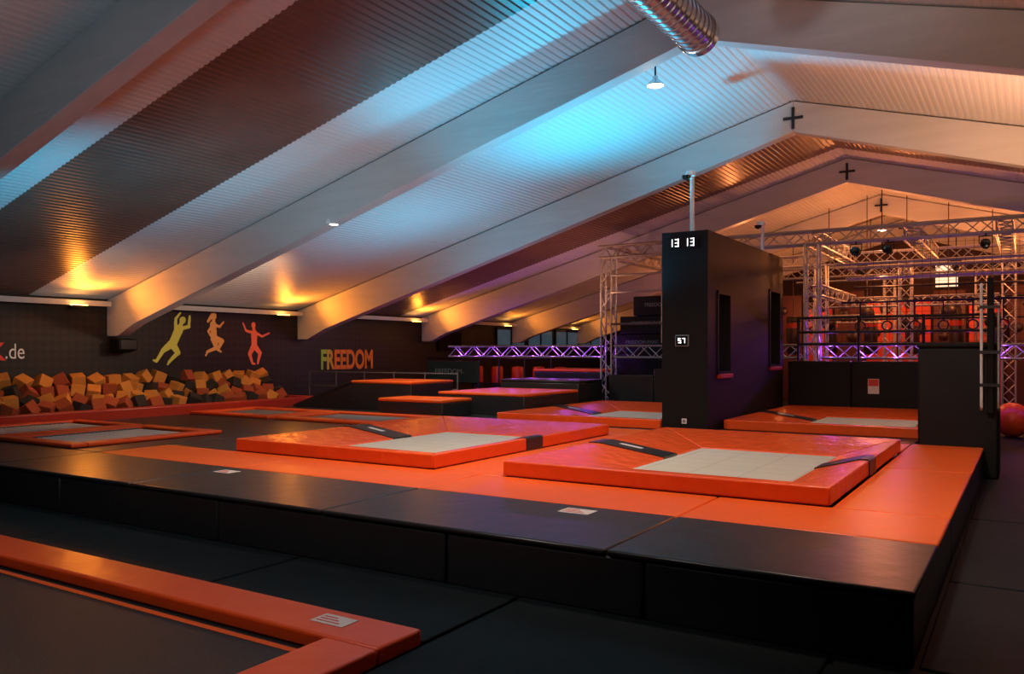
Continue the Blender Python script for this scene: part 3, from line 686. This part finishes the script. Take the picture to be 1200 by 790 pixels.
# ------------------------------------------------------------------ duct
du = thing('air_duct', 'silver spiral air duct with open end hung below the ridge', 'duct', (-3.0, 5.0, 4.8))
prof = []; y = 0.5; r = 0.205
while y < 8.25:
    prof += [(r, y), (r, y + 0.085), (r + 0.009, y + 0.092), (r + 0.009, y + 0.108), (r, y + 0.115)]; y += 0.12
b = nb(); lathe(b, [(0.17, 8.2)] + [(0.19, 0.5)] + prof + [(r, 8.4), (0.19, 8.4), (0.188, 2.0)], (-2.95, 0, 4.98), 36, 'y')
obj('pipe', b, M['galv'], du)
b = nb(); lathe(b, [(r + 0.002, 8.32), (r + 0.02, 8.33), (r + 0.02, 8.43), (r - 0.012, 8.43), (r - 0.012, 8.32)], (-2.95, 0, 4.98), 36, 'y'); obj('end_collar', b, M['galv'], du)
for y in (3.2, 7.9):
    b = nb(); tube(b, (-2.95, y, 5.18), (-2.95, y, roof_z(-2.95) + 0.01), 0.006, 5); obj('hanger', b, M['steel_dark'], du)

# ------------------------------------------------------------------ lamps
def light(kind, loc, col, power, target=None, size=90, blend=0.6, radius=0.05):
    l = bpy.data.lights.new(kind.lower() + '_light', kind); l.color = col; l.energy = power
    o = bpy.data.objects.new(kind.lower() + '_light', l); C.objects.link(o); o.location = loc
    l.shadow_soft_size = radius
    if kind == 'SPOT': l.spot_size = R(size); l.spot_blend = blend
    if target is not None: o.rotation_euler = (Vector(target) - Vector(loc)).to_track_quat('-Z', 'Y').to_euler()
    return o
def pendant(x, y, z, label, power):
    t = thing('pendant_lamp', label, 'pendant lamp', (x, y, z), 'round pendant lamps')
    obj('cord', tube(nb(), (x, y, z + 0.1), (x, y, roof_z(x) + 0.005), 0.013, 6), M['blackmatte'], t)
    b = nb(); lathe(b, [(0.0, 0.14), (0.03, 0.135), (0.04, 0.09), (0.09, 0.05), (0.125, 0.01), (0.12, 0.0), (0.08, 0.035), (0.03, 0.06)], (x, y, z), 24); obj('shade', b, M['galv'], t)
    b = nb(); lathe(b, [(0, 0.035), (0.085, 0.028), (0.105, 0.012), (0.08, -0.004), (0, -0.012)], (x, y, z), 24); obj('bulb', b, M['lamp_w'], t)
    if power: light('POINT', (x, y, z - 0.06), (1.0, 0.75, 0.5), power)
pendant(-4.3, 10.55, 5.25, 'glowing round pendant lamp hanging beside the silver duct end', 10)
pendant(-3.2, 23.0, 4.75, 'small glowing pendant lamp hanging above the truss rig', 15)
def roofspot(x, y, z, label):
    t = thing('ceiling_spot', label, 'ceiling spot', (x, y, z), 'small ceiling spots')
    b = nb(); lathe(b, [(0.06, 0.10), (0.10, 0.085), (0.115, 0.02), (0.10, -0.005)], (x, y, z), 18); obj('housing', b, M['white'], t)
    b = nb(); lathe(b, [(0.0, -0.018), (0.085, -0.014), (0.09, -0.003)], (x, y, z), 18); obj('lens', b, M['lamp_w'], t)
roofspot(-9.62, 9.88, roof_z(-9.62) - 0.645, 'small round spot under the second roof frame at mid span')
roofspot(-2.6, 11.2, roof_z(-2.6) - 0.10, 'small round spot on the ceiling right of the silver duct')

OR = (1.0, 0.28, 0.025)
names = ['nearest the camera', 'above the painted jumpers', 'above the lettering', 'by the high windows', 'farthest along the left wall']
for y, w, pw in zip((9.0, 14.1, 19.25, 24.3, 29.3), names, (190, 190, 160, 70, 60)):
    z = 2.6
    x = XW + 0.36
    t = thing('flood_light', 'small orange wall flood lamp aimed at the roof, ' + w, 'flood light', (x, y, z - 0.12), 'orange wall flood lamps')
    obj('housing', box(nb(), x - 0.08, x + 0.06, y - 0.16, y + 0.16, z - 0.13, z - 0.07), M['blackmatte'], t, bevel=0.01)
    obj('lens', box(nb(), x - 0.06, x + 0.05, y - 0.14, y + 0.14, z - 0.07, z - 0.055), M['lamp_o'], t)
    obj('bracket', box(nb(), XW + 0.001, x - 0.07, y - 0.03, y + 0.03, z - 0.11, z - 0.09), M['steel_dark'], t)
    light('SPOT', (x + 0.20, y, z - 0.16), OR, pw, (x + 1.5, y + 0.1, z + 0.75), 150, 0.9, 0.12)
# blue floods on the roof
BL = (0.0, 0.54, 0.86)
light('SPOT', (-5.7, 12.4, 2.2), BL, 1080, (-5.1, 11.8, 5.4), 128, 1.0, 0.15)
light('SPOT', (-9.0, 12.5, 1.7), (0.10, 0.56, 0.82), 340, (-9.6, 12.5, 4.4), 140, 1.0, 0.15)
light('SPOT', (-6.2, 8.4, 2.4), BL, 330, (-6.2, 8.9, 5.4), 92, 1.0, 0.15)
light('SPOT', (-8.8, 7.4, 2.0), (0.15, 0.58, 0.80), 150, (-9.4, 8.4, 4.4), 110, 1.0, 0.1)
light('SPOT', (-9.5, 5.6, 1.9), BL, 220, (-11.5, 6.2, 3.6), 120, 1.0, 0.1)
# general overhead white-warm lamps, with added unseen fill spots among them
KW = (1.0, 0.80, 0.64)
light('SPOT', (-1.5, 6.2, 5.2), KW, 640, (-2.2, 8.4, 0.4), 105, 0.8, 0.25)
light('SPOT', (-5.6, 6.6, 5.1), KW, 620, (-6.8, 8.4, 0.4), 105, 0.8, 0.25)
light('SPOT', (-4.5, 2.0, 4.8), (0.96, 0.90, 0.86), 290, (-5.2, 3.6, 0.0), 100, 0.8, 0.25)
light('SPOT', (1.4, 5.5, 4.5), (0.70, 0.88, 1.0), 60, (0.9, 7.5, 0.0), 70, 0.9, 0.25)  # added cool fill, offsets the warm tint on the right floor
light('SPOT', (-6.5, 15.2, 4.7), KW, 170, (-6.5, 14.6, 0.4), 100, 0.8, 0.2)
light('SPOT', (-10.5, 12.6, 3.7), KW, 300, (-10.6, 14.0, 0.4), 110, 0.8, 0.2)  # added fill to brighten the orange block tops, no fixture
light('SPOT', (-2.6, 15.6, 5.2), KW, 170, (-2.6, 15.2, 0.4), 60, 0.8, 0.2)
light('SPOT', (-11.5, 11.2, 2.9), (1.0, 0.74, 0.48), 150, (-15.6, 11.0, 1.4), 120, 0.8, 0.2)  # this and the next wall spots are added to brighten the graphics
light('SPOT', (-11.5, 8.2, 2.9), (1.0, 0.74, 0.5), 70, (-15.6, 8.2, 1.3), 90, 0.8, 0.2)
light('SPOT', (-11.8, 16.9, 3.0), (1.0, 0.80, 0.55), 90, (-15.6, 17.0, 1.4), 90, 0.8, 0.2)
# added soft uplights without fixtures, brightening the frames and roof
light('SPOT', (-6.5, 5.6, 1.9), (0.92, 0.86, 0.84), 100, (-9.0, 9.9, 4.2), 100, 0.9, 0.2)
light('SPOT', (-5.5, 0.8, 1.6), (0.62, 0.82, 0.95), 140, (-8.0, 4.8, 4.4), 110, 0.9, 0.2)
light('SPOT', (-0.2, 3.2, 2.6), (1.0, 0.70, 0.50), 190, (0.6, 9.9, 5.0), 90, 0.9, 0.3)
light('SPOT', (0.2, 12.4, 2.8), (1.0, 0.46, 0.22), 420, (0.0, 13.0, 5.4), 150, 0.9, 0.3)
light('SPOT', (2.5, 9.9, 2.2), (1.0, 0.50, 0.26), 300, (2.2, 12.0, 4.6), 120, 0.9, 0.3)
light('SPOT', (-9.0, 17.4, 2.4), (1.0, 0.42, 0.22), 100, (-9.5, 18.5, 4.4), 150, 0.9, 0.2)
light('SPOT', (-4.9, 4.4, 3.2), (0.85, 0.95, 1.0), 260, (-2.95, 7.2, 4.98), 32, 1.0, 0.3)  # added narrow spot that keeps the duct silver, no fixture
# violet lamps inside the eye level truss
for i in range(8): light('POINT', (-13.0 + i * 0.58, ty, 1.65), (0.40, 0.08, 1.0), 7, radius=0.02)
for i in range(9): light('POINT', (-3.5 + i * 0.62, ty, 1.65), (0.40, 0.08, 1.0), 7, radius=0.02)
# red glow under the truss
light('SPOT', (-12.6, 19.0, 2.6), (1.0, 0.22, 0.06), 60, (-12.8, 21.0, 0.6), 110, 0.8, 0.1)
# orange-red rear area
for x, y, z, p in ((-2.9, 20.9, 3.75, 130), (0.2, 20.9, 3.75, 130), (-6.5, 28.4, 3.0, 60), (-4.2, 28.4, 3.0, 65), (-2.0, 28.4, 3.0, 65), (0.4, 28.4, 3.0, 60), (-9.0, 25.0, 3.4, 45), (-6, 21, 4.3, 60), (-3.6, 24.2, 3.8, 110), (-1.0, 24.4, 3.7, 110), (-3.5, 31.5, 4.4, 40)):
    light('POINT', (x, y, z), (1.0, 0.28, 0.08), p, radius=0.05)

w = bpy.data.worlds.new('world'); S.world = w; w.use_nodes = True
w.node_tree.nodes['Background'].inputs[0].default_value = (0.4, 0.42, 0.5, 1); w.node_tree.nodes['Background'].inputs[1].default_value = 0.015
S.view_settings.view_transform = 'Standard'
